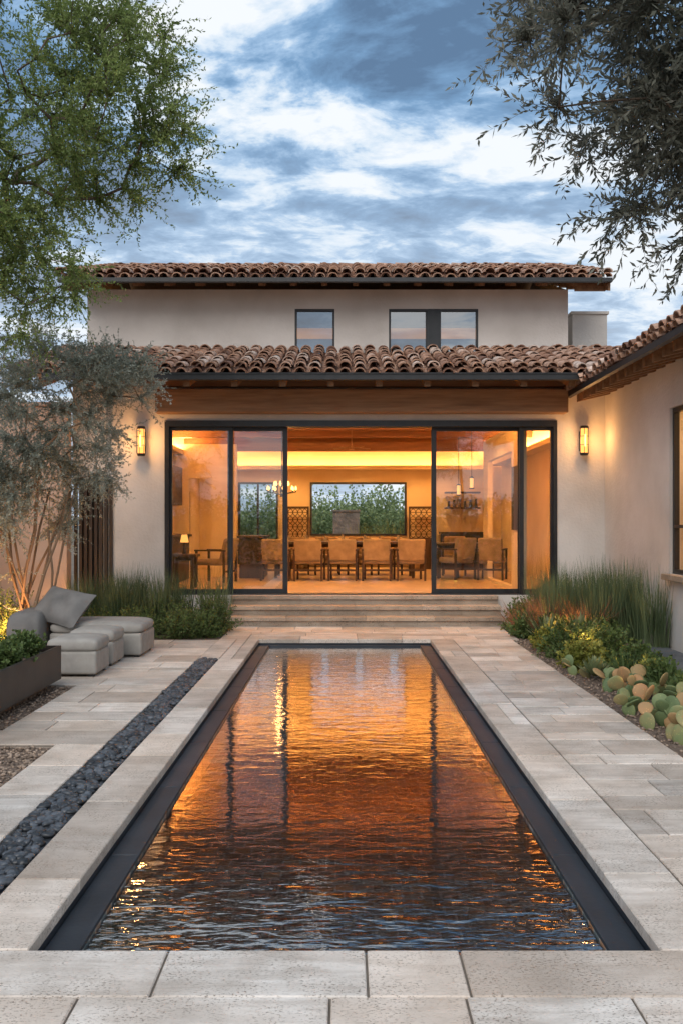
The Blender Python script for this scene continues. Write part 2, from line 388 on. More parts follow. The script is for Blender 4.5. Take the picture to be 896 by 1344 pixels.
for x0,x1,y0,y1 in [(-5.2,-1.735,9.1,12.65),(-2.1,-1.735,.5,6.64),(-5.2,-1.735,6.64,7.1),(-2.66,-1.735,7.1,9.1),(-1.49,-1.2,3.44,12.7),(1.2,2.32,3.44,12.7),(-1.735,2.42,12.72,14.3),(-1.49,2.32,2,3.42)]:
    mo.poly([(x0,y0,-.010),(x1,y0,-.010),(x1,y1,-.010),(x0,y1,-.010)])
mo.obj('paving_mortar','mortar')
pv=MB(); slabs(3.15,4.2,8.6,12.0,.75,.4,.95,.012,-.0)
pv.obj('slate_patio','slate')

st=MB()
for k,(yf,z1) in enumerate([(14.30,.147),(14.60,.294),(14.90,.437)]):
    x=-1.85
    while x<2.45:
        e=min(2.5,x+R.uniform(.8,1.3)); e=2.5 if 2.5-e<.4 else e
        st.slab(x,e-.004,yf-.025,yf+.34,z1-.06,z1,.008,R.random()); x=e
    st.box(-1.84,2.49,yf+.005,yf+.33,z1-.147-.01,z1-.06,.3)
st.obj('stone_steps','trav_step')

# ---------------------------------------------------------------- pool
pool=empty('reflecting_pool',(0,8,0))
p=MB(); zb=-.24; PX=1.03
p.poly([(-PX,3.44,zb),(PX,3.44,zb),(PX,12.55,zb),(-PX,12.55,zb)])
for x in (-PX,PX): p.poly([(x,3.44,zb),(x,12.55,zb),(x,12.55,-.075),(x,3.44,-.075)])
p.poly([(-PX,12.55,zb),(PX,12.55,zb),(PX,12.55,-.075),(-PX,12.55,-.075)])
p.poly([(-1.2,3.438,zb),(1.2,3.438,zb),(1.2,3.438,-.05),(-1.2,3.438,-.05)])
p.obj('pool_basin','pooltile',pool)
p=MB()
y=3.44
while y<12.7:
    e=min(12.7,y+1.2)
    for sx in (-1,1):
        a,b=sorted((sx*1.052,sx*1.185)); p.slab(a,b,y+.003,e-.003,-.14,-.078,.004,R.random())
    y=e
x=-1.05
while x<1.05:
    e=min(1.05,x+1.0); p.slab(x,e-.004,12.555,12.7,-.14,-.076,.004,R.random()); x=e
for sx in (-1,1):
    a,b=sorted((sx*(PX+.002),sx*(PX+.018))); p.box(a,b,3.44,12.55,-.2,-.060,.2)
    a,b=sorted((sx*1.186,sx*1.198)); p.box(a,b,3.44,12.71,-.2,-.052,.1)
p.box(-PX,PX,12.53,12.552,-.2,-.060,.2); p.box(-1.19,1.19,12.702,12.715,-.2,-.052,.1)
p.obj('pool_ledge','ledge',pool)
p=MB(); p.poly([(-PX-.002,3.438,-.085),(PX+.002,3.438,-.085),(PX+.002,12.53,-.085),(-PX-.002,12.53,-.085)])
p.obj('water','water',pool)

# ---------------------------------------------------------------- stones
def ico(sub):
    import bmesh
    bm=bmesh.new(); bmesh.ops.create_icosphere(bm,subdivisions=sub,radius=1)
    V=np.array([v.co[:] for v in bm.verts]); F=np.array([[v.index for v in f.verts] for f in bm.faces]); bm.free(); return V,F
def stones(name,P,size,mat,sub=2,flat=.5,smooth=True,jit=.09):
    V0,F0=ico(sub); n=len(P); nv=len(V0)
    S=size*(.6+.8*NR.random((n,1)))*np.stack([.8+.6*NR.random(n),.7+.4*NR.random(n),flat*(.7+.6*NR.random(n))],1)
    V=V0[None]*S[:,None]
    if sub>=3:
        for q in range(4):
            dv=nrm(NR.normal(size=(n,3))); V=V*(1+.14*np.sin(2.6*np.einsum('kj,nj->nk',V0,dv)+q))[:,:,None]
        V=V*(1+.015*NR.normal(size=(n,nv,1)))
    else: V=V*(1+jit*NR.normal(size=(n,nv,1)))
    a=NR.random(n)*2*np.pi; tx=NR.normal(size=n)*.35
    c,s_=np.cos(tx),np.sin(tx); y=V[...,1]*c[:,None]-V[...,2]*s_[:,None]; z=V[...,1]*s_[:,None]+V[...,2]*c[:,None]
    V=np.stack([V[...,0],y,z],-1); c,s_=np.cos(a)[:,None],np.sin(a)[:,None]
    V=np.stack([V[...,0]*c-V[...,1]*s_,V[...,0]*s_+V[...,1]*c,V[...,2]],-1)+P[:,None]
    F=(F0[None]+(np.arange(n)*nv)[:,None,None]).reshape(-1,3)
    return np_obj(name,V.reshape(-1,3),F,mat,np.repeat(NR.random(n),len(F0)),np.zeros(len(F)),None,smooth)
n=3000
P=np.stack([NR.uniform(-1.71,-1.515,n),2.6+NR.random(n)*8.3,NR.uniform(-.03,.002,n)],1)
stones('black_pebbles',P,.026,'pebble',2,.55,True,.05)
mo=MB(); mo.poly([(-1.735,2.6,-.022),(-1.49,2.6,-.022),(-1.49,10.92,-.022),(-1.735,10.92,-.022)]); mo.box(-1.736,-1.491,10.93,12.7,-.06,-.006,.6)
mo.obj('pebble_channel',['pebble'])
pv=MB(); slabs(-1.737,-1.492,10.92,12.7,.9,.3,.3,.004,.001); pv.obj('channel_paving','trav')
A=np.stack([NR.uniform(-4.4,-2.67,3500),NR.uniform(7.1,9.1,3500),NR.uniform(-.028,-.01,3500)],1)
B=np.stack([NR.uniform(-3.6,-2.11,5000),NR.uniform(4,6.63,5000),NR.uniform(-.028,-.01,5000)],1)
C=np.stack([NR.uniform(2.33,4.2,9000),NR.uniform(5,14.5,9000),NR.uniform(-.028,-.01,9000)],1)
stones('gravel',np.concatenate([A,B,C]),.012,'gravel',1,.6,False)
mo=MB()
for x0,x1,y0,y1 in [(-6,-2.665,7.1,9.1),(-6,-2.105,.5,6.64),(2.325,4.26,2,8.6),(2.43,4.26,12.0,14.9),(2.325,3.14,8.6,12.0),(-5.2,-1.86,12.66,14.9)]:
    mo.poly([(x0,y0,-.024),(x1,y0,-.024),(x1,y1,-.024),(x0,y1,-.024)])
mo.obj('gravel_bed','soil')
stones('garden_rock',np.array([[-3.75,10.5,.08],[-3.95,10.8,.1],[-3.6,10.25,.05],[-4.1,10.4,.1],[-3.45,10.0,.04],[4.1,12.1,.08]]),.15,'rock',3,.7)

# ---------------------------------------------------------------- house
house=empty('courtyard_house',(0,18,0))
w=MB()
DX0,DX1,DZ0,DZ1=-2.94,3.475,.44,3.30
w.wall('x',-3.81,4.262,-.05,4.12,15.0,15.3,[(DX0,DX1,DZ0,DZ1)])
w.wall('y',15.3,24.0,-.05,3.9,-4.1,-3.85)
w.wall('y',15.3,24.0,-.05,3.9,4.15,4.4)
w.wall('x',-4.66,4.05,4.3,5.86,16.6,16.85,[(-.90,-.18,4.66,5.51),(.80,2.42,4.66,5.51)])
w.wall('y',16.85,22.6,4.0,5.86,-4.66,-4.4); w.wall('y',16.85,22.6,4.0,5.86,3.79,4.05)
w.wall('x',-4.4,3.79,4.0,5.86,22.35,22.6)
for x in (-4.65,4.04): w.poly([(x,16.62,5.86),(x,22.58,5.86),(x,19.6,6.86)])
w.box(4.28,4.93,17.2,18.0,3.9,5.55); w.box(4.25,4.96,17.17,18.03,5.55,5.60)
w.wall('y',7.2,14.998,-.05,3.86,4.26,4.5,[(11.0,12.0,.95,3.12)])
w.wall('x',4.5,9,-.05,3.86,7.2,7.45)
w.poly([(4.5,7.21,3.86),(9,7.21,3.86),(6.8,7.21,4.7)])
w.box(-4.47,-3.815,15.06,15.3,2.35,4.1)
w.obj('walls','stucco',house)
w=MB(); w.wall('x',-9,-4.46,-.05,3.5,14.7,14.95); w.box(-9.02,-4.45,14.66,14.99,3.5,3.56)
w.wall('y',9.0,14.7,-.05,2.7,-6.6,-6.4)
w.obj('garden_wall','stucco_peach')
w=MB()
for k in range(8):
    x=-4.42+k*.083; w.box(x,x+.045,14.96,15.02,0,2.25)
w.box(-4.45,-3.82,14.95,15.03,2.25,2.33); w.box(-4.45,-3.82,15.4,15.45,0,2.34)  # rear dark sheet stands in for the shaded void behind the slats
w.obj('slatted_gate','darkwood')
w=MB(); w.wall('y',9.5,13.5,.3,3.6,6.3,6.4); w.wall('x',4.5,6.3,.3,3.6,9.45,9.55); w.wall('x',4.5,6.3,.3,3.6,13.45,13.55)
w.box(4.5,6.4,9.5,13.5,3.55,3.65); w.box(4.5,6.4,9.5,13.5,.25,.35)
w.obj('wing_room','plaster_in',house)

def tiles(mb,O,u,v,n,W,Ls,sp=.225,row=.36,r=.094,booster=True):
    O=Vector(O);u=Vector(u).normalized();v=Vector(v).normalized();n=Vector(n).normalized()
    cols=int(W/sp); rows=int(math.ceil(Ls/row))
    def one(cu,s0,ln,r0,r1,h0,h1,inv,val,yaw,th=.018,sg=7):
        i=len(mb.v)
        for (s_,rr,hh,sh) in ((s0,r0,h0,0),(s0+ln,r1,h1,yaw)):
            for rad in (rr,rr-th):
                for k in range(sg+1):
                    t=math.pi*k/sg
                    a=math.cos(t)*rad; b=math.sin(t)*rad*.85*(-1 if inv else 1)
                    mb.v.append(tuple(O+u*(cu+sh+a)+v*s_+n*(hh+b)))
        K=sg+1
        for k in range(sg):
            for f in ((k,k+1,2*K+k+1,2*K+k),(K+k,K+k+1,3*K+k+1,3*K+k),(k,k+1,K+k+1,K+k),(2*K+k,2*K+k+1,3*K+k+1,3*K+k)):
                mb.f.append(tuple(i+q for q in f)); mb.r.append(val); mb.m.append(0)
    j=lambda a:R.uniform(-a,a)
    for c in range(cols+1):
        cj=j(.008)
        for q in range(rows):
            ln=row*1.22
            if q*row+ln>Ls+.15: ln=Ls+.1-q*row
            one(c*sp+cj+j(.012),q*row+j(.035),ln,r+j(.008),r*.84,.10+.02+j(.014),.09+j(.008),False,R.random(),j(.018))
            if c<cols:
                one(c*sp+sp/2+j(.004),q*row+.03+j(.015),ln,r*1.0,r*.9,.10+j(.004),.08,True,R.random()*.6,j(.006))
        if booster:
            one(c*sp+cj,-.03+j(.03),.3,r*.95,r*.9,.04+j(.012),.03,False,R.random()*.8,0)
roofm=MB(); boards=MB(); raf=MB(); gut=MB()
pz=.30
def zl(y): return 3.90+pz*(y-14.0)
boards.hexa([(-5.0,14.0,zl(14)-.05),(5.3,14.0,zl(14)-.05),(5.3,16.6,zl(16.6)-.05),(-5.0,16.6,zl(16.6)-.05)],[(-5.0,14.0,zl(14)),(5.3,14.0,zl(14)),(5.3,16.6,zl(16.6)),(-5.0,16.6,zl(16.6))])
nv=Vector((0,-pz,1)).normalized(); vv=Vector((0,1,pz)).normalized()
tiles(roofm,(-4.95,13.93,zl(13.93)+.0),(1,0,0),vv,nv,10.15,2.75)
x=-4.7
while x<4.0:
    raf.hexa([(x,14.06,zl(14.06)-.2),(x+.1,14.06,zl(14.06)-.2),(x+.1,14.99,zl(14.99)-.22),(x,14.99,zl(14.99)-.22)],[(x,14.06,zl(14.06)-.052),(x+.1,14.06,zl(14.06)-.052),(x+.1,14.99,zl(14.99)-.052),(x,14.99,zl(14.99)-.052)]); x+=.74
gut.box(-4.6,3.72,13.90,14.0,3.80,3.895); gut.box(-4.6,3.72,13.885,13.90,3.885,3.905)
pu=.31
def zu(y): return 5.86+pu*(y-15.9) if y<=19.6 else 5.86+pu*(3.7-(y-19.6))
for ya,yb in ((15.9,19.6),(19.6,23.3)):
    boards.hexa([(-4.95,ya,zu(ya)-.06),(4.62,ya,zu(ya)-.06),(4.62,yb,zu(yb)-.06),(-4.95,yb,zu(yb)-.06)],[(-4.95,ya,zu(ya)),(4.62,ya,zu(ya)),(4.62,yb,zu(yb)),(-4.95,yb,zu(yb))])
nv=Vector((0,-pu,1)).normalized(); vv=Vector((0,1,pu)).normalized()
tiles(roofm,(-4.92,15.84,zu(15.84)),(1,0,0),vv,nv,9.5,3.85)
tiles(roofm,(-4.92,23.36,zu(23.36)),(1,0,0),Vector((0,-1,pu)).normalized(),Vector((0,pu,1)).normalized(),9.5,3.85,booster=False)
for k in range(24):
    x0=-4.92+k*.4; val=R.random(); roofm.tube((x0,19.6,7.10),(x0+.43,19.6,7.085),.11,.095,10,val,0,True)
x=-4.8
while x<4.6:
    raf.hexa([(x,15.98,zu(15.98)-.12),(x+.09,15.98,zu(15.98)-.12),(x+.09,16.58,zu(16.58)-.15),(x,16.58,zu(16.58)-.15)],[(x,15.98,zu(15.98)-.062),(x+.09,15.98,zu(15.98)-.062),(x+.09,16.58,zu(16.58)-.062),(x,16.58,zu(16.58)-.062)]); x+=.55
gut.box(-4.95,4.62,15.78,15.88,5.79,5.86)
y=16.1
while y<23:
    for xa,xb in ((4.06,4.6),(-4.93,-4.67)): raf.box(xa,xb,y,y+.09,zu(y)-.2,zu(y)-.10)
    y+=.6
raf.hexa([(4.575,15.9,zu(15.9)-.2),(4.615,15.9,zu(15.9)-.2),(4.615,19.6,zu(19.6)-.2),(4.575,19.6,zu(19.6)-.2)],[(4.575,15.9,zu(15.9)-.062),(4.615,15.9,zu(15.9)-.062),(4.615,19.6,zu(19.6)-.062),(4.575,19.6,zu(19.6)-.062)])
def zr(x): return 3.74+.30*(x-3.68)
boards.hexa([(3.68,6.9,zr(3.68)-.05),(6.8,6.9,zr(6.8)-.05),(6.8,15.9,zr(6.8)-.05),(3.68,15.0,zr(3.68)-.05)],[(3.68,6.9,zr(3.68)),(6.8,6.9,zr(6.8)),(6.8,15.9,zr(6.8)),(3.68,15.0,zr(3.68))])
boards.hexa([(6.8,6.9,zr(6.8)-.05),(9.5,6.9,zr(4.1)-.05),(9.5,15.9,zr(4.1)-.05),(6.8,15.9,zr(6.8)-.05)],[(6.8,6.9,zr(6.8)),(9.5,6.9,zr(4.1)),(9.5,15.9,zr(4.1)),(6.8,15.9,zr(6.8))])
tiles(roofm,(3.62,6.95,zr(3.62)),(0,1,0),Vector((1,0,.3)),Vector((-.3,0,1)),8.1,3.3)
y=7.1
while y<15:
    raf.hexa([(3.74,y,zr(3.74)-.19),(3.74,y+.09,zr(3.74)-.19),(4.255,y+.09,zr(4.255)-.22),(4.255,y,zr(4.255)-.22)],[(3.74,y,zr(3.74)-.052),(3.74,y+.09,zr(3.74)-.052),(4.255,y+.09,zr(4.255)-.052),(4.255,y,zr(4.255)-.052)]); y+=.36
gut.box(3.60,3.675,6.9,14.9,3.655,3.735)
roofm.obj('roof_tiles','tile',house); boards.obj('roof_boards','woodceil',house); raf.obj('rafters','wood_y',house); gut.obj('gutters','metal',house)
w=MB(); w.box(-3.05,3.6,14.72,14.998,3.40,3.78); w.box(-3.8,4.2,14.9,14.996,3.84,3.97)
w.obj('header_beam','wood',house,bevel=.015)

# interior
w=MB()
wins=[(-2.78,-1.74,.55,2.70),(-.90,1.62,1.30,2.70)]
w.wall('x',-3.85,4.15,.40,3.9,24.0,24.2,wins)
w.wall('y',15.3,24,.43,3.8,-3.849,-3.80); w.wall('y',15.3,24,.43,3.8,4.10,4.149)
w.wall('y',15.35,19.5,.44,3.35,2.95,3.05,[(16.2,18.9,.5,2.9)])
w.wall('x',-3.8,-2.35,.44,3.35,20.0,20.12,[(-3.4,-2.9,.44,2.6)])
w.box(-3.85,4.15,15.3,24.2,3.8,3.9)
w.box(-3.80,-3.50,15.4,23.9,3.12,3.16); w.box(-3.53,-3.50,15.4,23.9,3.16,3.22)  # wall ledges here and below are made up to carry the added fill strips
w.box(3.80,4.10,15.4,23.9,3.12,3.16); w.box(3.80,3.83,15.4,23.9,3.16,3.22)
w.box(-3.4,3.7,15.30,15.50,3.30,3.33)
w.box(-3.4,3.7,23.66,23.98,3.02,3.06); w.box(-3.4,3.7,23.66,23.69,3.06,3.12)
w.obj('interior_walls','plaster_in',house)
w=MB(); w.box(-3.8,4.1,15.01,24,.30,.44); w.obj('interior_floor','floor_in',house)
w=MB(); w.box(-3.8,4.1,15.3,24,3.74,3.797)
w.obj('interior_ceiling','ceil_in',house)
w=MB()
for y in (16.6,18.3,20.0,21.7): w.box(-3.79,4.09,y,y+.2,3.50,3.738)
w.box(-3.49,3.79,20.9,21.15,3.28,3.46)
w.obj('ceiling_beams','wood_red',house)
w=MB()
for a,b,c,d in wins[:2]:
    for q in ((a,a+.05,c,d),(b-.05,b,c,d),(a+.05,b-.05,c,c+.05),(a+.05,b-.05,d-.05,d)): w.box(q[0],q[1],23.97,24.1,q[2],q[3])
w.box(-2.29,-2.24,23.98,24.08,.6,2.65)
def panel(x0,x1,y,sx0,sx1,z0=.455,z1=3.2):
    w.box(x0,x0+sx0,y-.025,y+.025,z0,z1); w.box(x1-sx1,x1,y-.025,y+.025,z0,z1)
    w.box(x0+sx0,x1-sx1,y-.025,y+.025,z0,z0+.075); w.box(x0+sx0,x1-sx1,y-.025,y+.025,z1-.06,z1)
w.box(DX0,DX1,15.0-.03,15.25,3.2,3.3); w.box(DX0,DX0+.07,14.97,15.25,.44,3.2); w.box(DX1-.06,DX1,14.97,15.25,.44,3.2)
w.box(DX0+.07,DX1-.06,15.02,15.24,.438,.455)
panel(-2.87,-1.83,15.06,.04,.07); panel(-1.93,-.94,15.14,.07,.08)
panel(1.43,2.93,15.14,.08,.07); panel(2.87,3.415,15.06,.07,.03)
w.box(-1.0,-.98,15.08,15.11,1.3,1.75); w.box(1.47,1.49,15.08,15.11,1.3,1.75)
w.obj('door_and_window_frames','metal',house)
w=MB()
for x0,x1,y in ((-2.83,-1.90,15.06),(-1.86,-1.02,15.14),(1.51,2.86,15.14),(2.94,3.385,15.06)): w.poly([(x0,y,.52),(x1,y,.52),(x1,y,3.15),(x0,y,3.15)])
w.obj('door_glass','glass',house)
w=MB()
def frame(a,b,c,d,y,t=.035,dp=.05):
    w.box(a,a+t,y-dp,y+dp,c,d); w.box(b-t,b,y-dp,y+dp,c,d); w.box(a+t,b-t,y-dp,y+dp,c,c+t); w.box(a+t,b-t,y-dp,y+dp,d-t,d)
frame(-.90,-.18,4.66,5.51,16.66); frame(.80,1.51,4.66,5.51,16.66); frame(1.71,2.42,4.66,5.51,16.66); w.box(1.51,1.71,16.60,16.72,4.66,5.51)
w.obj('upper_window_frames','metal',house)
w=MB()
for a,b in ((-.86,-.22),(.84,1.47),(1.75,2.38)): w.poly([(a,16.66,4.70),(b,16.66,4.70),(b,16.66,5.47),(a,16.66,5.47)])
w.obj('upper_window_glass','glass_up',house)
w=MB(); w.box(-3.5,3.6,19.0,19.1,4.6,5.85); w.box(-3.5,3.6,16.86,19.1,4.5,4.6); w.box(-3.5,3.6,16.86,19.1,5.80,5.85)
w.box(.2,.3,16.9,19,4.6,5.8); w.obj('upper_room','plaster_in',house)
w=MB()
for a,b in ((-.86,-.22),(.84,1.47),(1.75,2.38)):
    w.box(a-.03,b+.03,16.78,16.79,4.6,5.0)
    w.box(a-.03,b+.03,16.78,16.79,5.2,5.5)
w.obj('window_blinds','cushion',house)
w=MB()
for q in ((11.0,11.06,.95,3.12),(11.94,12.0,.95,3.12),(11.06,11.94,.95,1.01),(11.06,11.94,3.06,3.12),(11.06,11.94,1.55,1.59)): w.box(4.30,4.37,q[0],q[1],q[2],q[3])
w.obj('wing_window_frame','metal',house)
w=MB(); w.poly([(4.335,11.06,1.01),(4.335,11.94,1.01),(4.335,11.94,3.06),(4.335,11.06,3.06)]); w.obj('wing_window_glass','glass',house)
w=MB(); w.box(4.17,4.30,10.92,12.08,.87,.948); w.obj('window_sill','trav_step',house,bevel=.008)

def light(name,typ,loc,en,col=(1,.55,.22),size=.1,rot=None,sy=None,spot=None,parent=None,blend=.8):
    l=bpy.data.lights.new(name,typ); l.energy=en; l.color=col
    if typ=='AREA':
        l.size=size
        if sy: l.shape='RECTANGLE'; l.size_y=sy
    else: l.shadow_soft_size=size
    if spot: l.spot_size=math.radians(spot); l.spot_blend=blend
    o=bpy.data.objects.new(name,l); o.location=loc
    if rot: o.rotation_euler=rot
    place(o,parent); return o
def sconce(x,z,y=15.0):
    e=empty('wall_sconce',(x,y,z))
    a=MB(); a.box(x-.05,x+.05,y-.025,y-.002,z-.16,z+.16); a.box(x-.02,x+.02,y-.10,y-.025,z+.10,z+.12)
    a.tube((x,y-.13,z+.20),(x,y-.13,z+.24),.075,.06,16); a.tube((x,y-.13,z-.24),(x,y-.13,z-.20),.06,.075,16)
    for k in range(6):
        t=k*math.pi/3+.3; cx=x+.07*math.cos(t); cy=y-.13+.07*math.sin(t); a.box(cx-.004,cx+.004,cy-.004,cy+.004,z-.2,z+.2)
    for zz in (-.07,.07): a.tube((x,y-.13,z+zz-.004),(x,y-.13,z+zz+.004),.073,.073,16,cap=False)
    a.obj('lantern_frame','metal',e)
    a=MB(); a.tube((x,y-.13,z-.195),(x,y-.13,z+.195),.055,.055,16); a.obj('lantern_glass','lampglass',e,smooth=True)
    a=MB(); a.tube((x,y-.20,z-.1),(x,y-.20,z+.1),.012,.012,8); a.obj('lamp_bulb','filament',e)
    light('sconce_light','POINT',(x,y-.30,z),15,(1,.50,.17),.06,parent=e)
sconce(-3.30,2.95); sconce(3.89,2.96)
WC=(1,.52,.17)
UP=(math.pi,0,0)
light('ceiling_fill_strip','AREA',(-3.65,19.6,3.18),480,WC,.16,UP,8.2,parent=house)  # four added strips, invented to brighten the ceiling and its pool reflection
light('ceiling_fill_strip','AREA',(3.95,19.6,3.18),480,WC,.16,UP,8.2,parent=house)
light('ceiling_fill_strip','AREA',(.15,15.40,3.34),480,WC,6.6,UP,.12,parent=house)
light('ceiling_fill_strip','AREA',(.15,23.84,3.08),95,WC,6.6,UP,.16,parent=house)
for (x,y) in ((-1.9,17.4),(0,17.4),(1.9,17.4),(-1.6,22.6),(.3,22.6),(2.1,22.6)):
    light('floor_fill_spot','SPOT',(x,y,3.70),160,WC,.06,None,None,125,parent=house,blend=.5)  # added spots without fixtures, put in to brighten the floor
light('upper_room_light','AREA',(1.9,17.9,5.75),22,(1,.6,.28),.6,parent=house); light('upper_room_light','AREA',(-.9,17.9,5.75),20,(1,.6,.28),.6,parent=house)
light('wing_room_light','AREA',(5.4,11.5,3.4),90,WC,.6,parent=house)

# ---------------------------------------------------------------- interior furniture
def chair(name,x,y,ang,mat='sofa',w_=.66,h=.88):
    e=empty(name,(x,y,.44))
    ca,sa=math.cos(ang),math.sin(ang)
    def T(a):
        a.v=[(x+ca*p[0]-sa*p[1],y+sa*p[0]+ca*p[1],.44+p[2]) for p in a.v]; return a
    a=MB(); a.box(-w_/2,w_/2,-.3,.3,.34,.46); T(a).obj('seat',mat,e,bevel=.04)
    a=MB(); a.hexa([(-w_/2,-.34,.40),(w_/2,-.34,.40),(w_/2,-.2,.40),(-w_/2,-.2,.40)],[(-w_/2,-.44,h),(w_/2,-.44,h),(w_/2,-.33,h),(-w_/2,-.33,h)]); T(a).obj('backrest',mat,e,bevel=.04)
    a=MB()
    for sx in (-1,1):
        a.box(sx*w_/2-.02,sx*w_/2+.02,-.36,-.32,0,.62); a.box(sx*w_/2-.02,sx*w_/2+.02,.26,.30,0,.62); a.box(sx*w_/2-.025,sx*w_/2+.025,-.38,.32,.62,.65)
    a.box(-w_/2+.02,w_/2-.02,-.35,-.33,.2,.24)
    T(a).obj('frame','darkwood',e)
for x in (-1.42,-.72,-.02,.68,1.34): chair('dining_chair',x,19.0+R.uniform(-.08,.08),R.uniform(-.1,.1),w_=.56,h=.86)
for x in (-1.1,-.4,.35,1.05): chair('dining_chair',x,21.2,math.pi+R.uniform(-.1,.1),w_=.54,h=.86)
chair('dining_chair',2.35,19.4,.5,w_=.5); chair('dining_chair',3.1,19.2,-.3,w_=.5); chair('dining_chair',2.5,20.9,3.0,w_=.5); chair('dining_chair',-2.6,18.4,1.2,w_=.5)
def table(name,x,y,w_,d,h,mat='darkwood',z0=.44):
    a=MB(); a.box(x-w_/2,x+w_/2,y-d/2,y+d/2,z0+h-.05,z0+h)
    for sx in (-1,1):
        for sy in (-1,1): a.box(x+sx*(w_/2-.08)-.03,x+sx*(w_/2-.08)+.03,y+sy*(d/2-.08)-.03,y+sy*(d/2-.08)+.03,z0,z0+h-.05)
    a.box(x-w_/2+.1,x+w_/2-.1,y-.02,y+.02,z0+h-.12,z0+h-.05)
    a.obj(name,mat)
table('dining_table',2.6,20.1,1.3,.95,.75); table('dining_table',0,20.1,3.1,1.0,.78); table('side_table',-2.9,16.6,.5,.5,.62)
a=MB(); a.box(2.5,3.6,23.3,23.9,.44,1.35); a.box(2.45,3.65,23.25,23.95,1.35,1.40); a.box(2.6,3.5,23.6,23.9,2.0,2.04); a.box(2.6,3.5,23.6,23.9,2.4,2.44)
for k in range(6): a.tube((2.7+k*.14,23.75,2.04),(2.7+k*.14,23.75,2.2+.03*(k%3)),.04,.03,10)
a.obj('sideboard_with_shelves','darkwood')
sf=empty('sofa',(.3,22.6,.44)); a=MB(); a.box(-1.0,1.6,22.5,23.1,.54,.86); a.obj('seat','sofa',sf,bevel=.05)
a=MB(); a.box(-1.0,1.6,23.1,23.3,.54,1.18); a.box(-1.25,-1.0,22.4,23.3,.5,1.05); a.box(1.6,1.85,22.4,23.3,.5,1.05); a.obj('back_and_arms','sofa',sf,bevel=.05)
for k in range(4):
    a=MB(); a.box(-.95+k*.64,-.95+k*.64+.55,22.95,23.08,.88,1.24); a.obj('cushion','cushion' if k%2 else 'sofa',sf,bevel=.06)
def lattice(x0,x1):
    a=MB(); a.box(x0,x1,23.55,23.9,.44,1.25)
    a.box(x0,x1,23.7,23.80,2.0,2.06); a.box(x0,x0+.04,23.7,23.8,1.25,2.0); a.box(x1-.04,x1,23.7,23.8,1.25,2.0)
    n=4; h=(2.0-1.25)/4; ww=(x1-x0-.08)/n
    for i in range(n):
        for j in range(4):
            cx=x0+.04+ww*(i+.5); cz=1.25+h*(j+.5)
            for k in range(8):
                t0=2*math.pi*k/8; t1=2*math.pi*(k+1)/8; a.tube((cx+ww*.48*math.cos(t0),23.75,cz+h*.48*math.sin(t0)),(cx+ww*.48*math.cos(t1),23.75,cz+h*.48*math.sin(t1)),.012,.012,4,cap=False)
            a.box(cx-ww*.46,cx+ww*.46,23.745,23.755,cz-.008,cz+.008)
    return a
lattice(-1.50,-.92).obj('lattice_cabinet','darkwood'); lattice(1.66,2.3).obj('lattice_cabinet','darkwood')
a=MB(); a.box(-2.25,-1.75,19.6,20.9,.44,1.3); a.box(-2.30,-1.70,19.55,20.95,1.3,1.35); a.obj('kitchen_island','darkwood',bevel=.01)
a=MB(); a.box(-3.78,-3.3,16.5,19.5,.44,1.34); a.box(-3.79,-3.25,16.45,19.55,1.34,1.39); a.box(-3.78,-3.45,17.0,19.5,2.0,2.8); a.obj('kitchen_counter','darkwood',bevel=.01)
a=MB()
for k in range(7):
    x=-1.2+k*.4+R.uniform(-.05,.05); h=R.uniform(.05,.16); a.tube((x,20.1,1.222),(x,20.1,1.222+h),.05,.03,10,R.random())
a.obj('vases','rock')
a=MB(); a.box(3.02-.09,3.02-.075,15.5,16.1,1.5,2.6); a.box(-3.79,-3.77,20.6,22.4,1.3,2.4); a.obj('framed_artwork','darkwood')
def chandelier(x,y,z,r,n,en):
    e=empty('chandelier',(x,y,z)); a=MB(); a.tube((x,y,z),(x,y,3.74),.012,.012,6)
    for k in range(n):
        t=2*math.pi*k/n; px,py=x+r*math.cos(t),y+r*math.sin(t)
        a.tube((x,y,z-.05),(px,py,z),.01,.008,5); a.tube((px,py,z),(px,py,z+.07),.012,.012,6)
    a.tube((x,y,z-.1),(x,y,z+.1),.03,.03,8); a.obj('arms','metal',e)
    b=MB()
    for k in range(n):
        for (rr_,dz,ph) in ((r,0,0),(r*.5,.1,.4)):
            t=2*math.pi*k/n+ph; px,py=x+rr_*math.cos(t),y+rr_*math.sin(t)
            b.tube((px,py,z+dz+.07),(px,py,z+dz+.13),.026,.010,8); b.tube((px,py,z+dz+.04),(px,py,z+dz+.07),.012,.026,8)
    b.obj('bulbs','filament',e)
    light('chandelier_light','POINT',(x,y,z+.02),en,WC,.12,parent=e)
chandelier(-1.33,19.4,2.28,.30,9,20)
def pendant(x,y,z):
    e=empty('pendant_lamp',(x,y,z)); a=MB(); a.tube((x,y,z+.12),(x,y,3.74),.006,.006,5); a.tube((x,y,z+.10),(x,y,z+.14),.06,.02,12); a.tube((x,y,z-.12),(x,y,z-.10),.055,.055,12)
    for k in range(4):
        t=k*math.pi/2+.4; a.tube((x+.052*math.cos(t),y+.052*math.sin(t),z-.1),(x+.052*math.cos(t),y+.052*math.sin(t),z+.1),.004,.004,4)
    a.obj('fitting','metal',e)
    b=MB(); b.tube((x,y,z-.10),(x,y,z+.10),.04,.04,12); b.obj('shade','lampglass',e)
for q in ((2.62,18.9,2.45),(2.5,20.1,2.35)): pendant(*q)
e=empty('table_lamp',(-2.9,16.6,1.06)); a=MB(); a.tube((-2.9,16.6,1.06),(-2.9,16.6,1.28),.04,.02,12); a.obj('base','darkwood',e)
a=MB(); a.tube((-2.9,16.6,1.27),(-2.9,16.6,1.41),.08,.05,16,cap=False); a.obj('shade','lampglass',e)
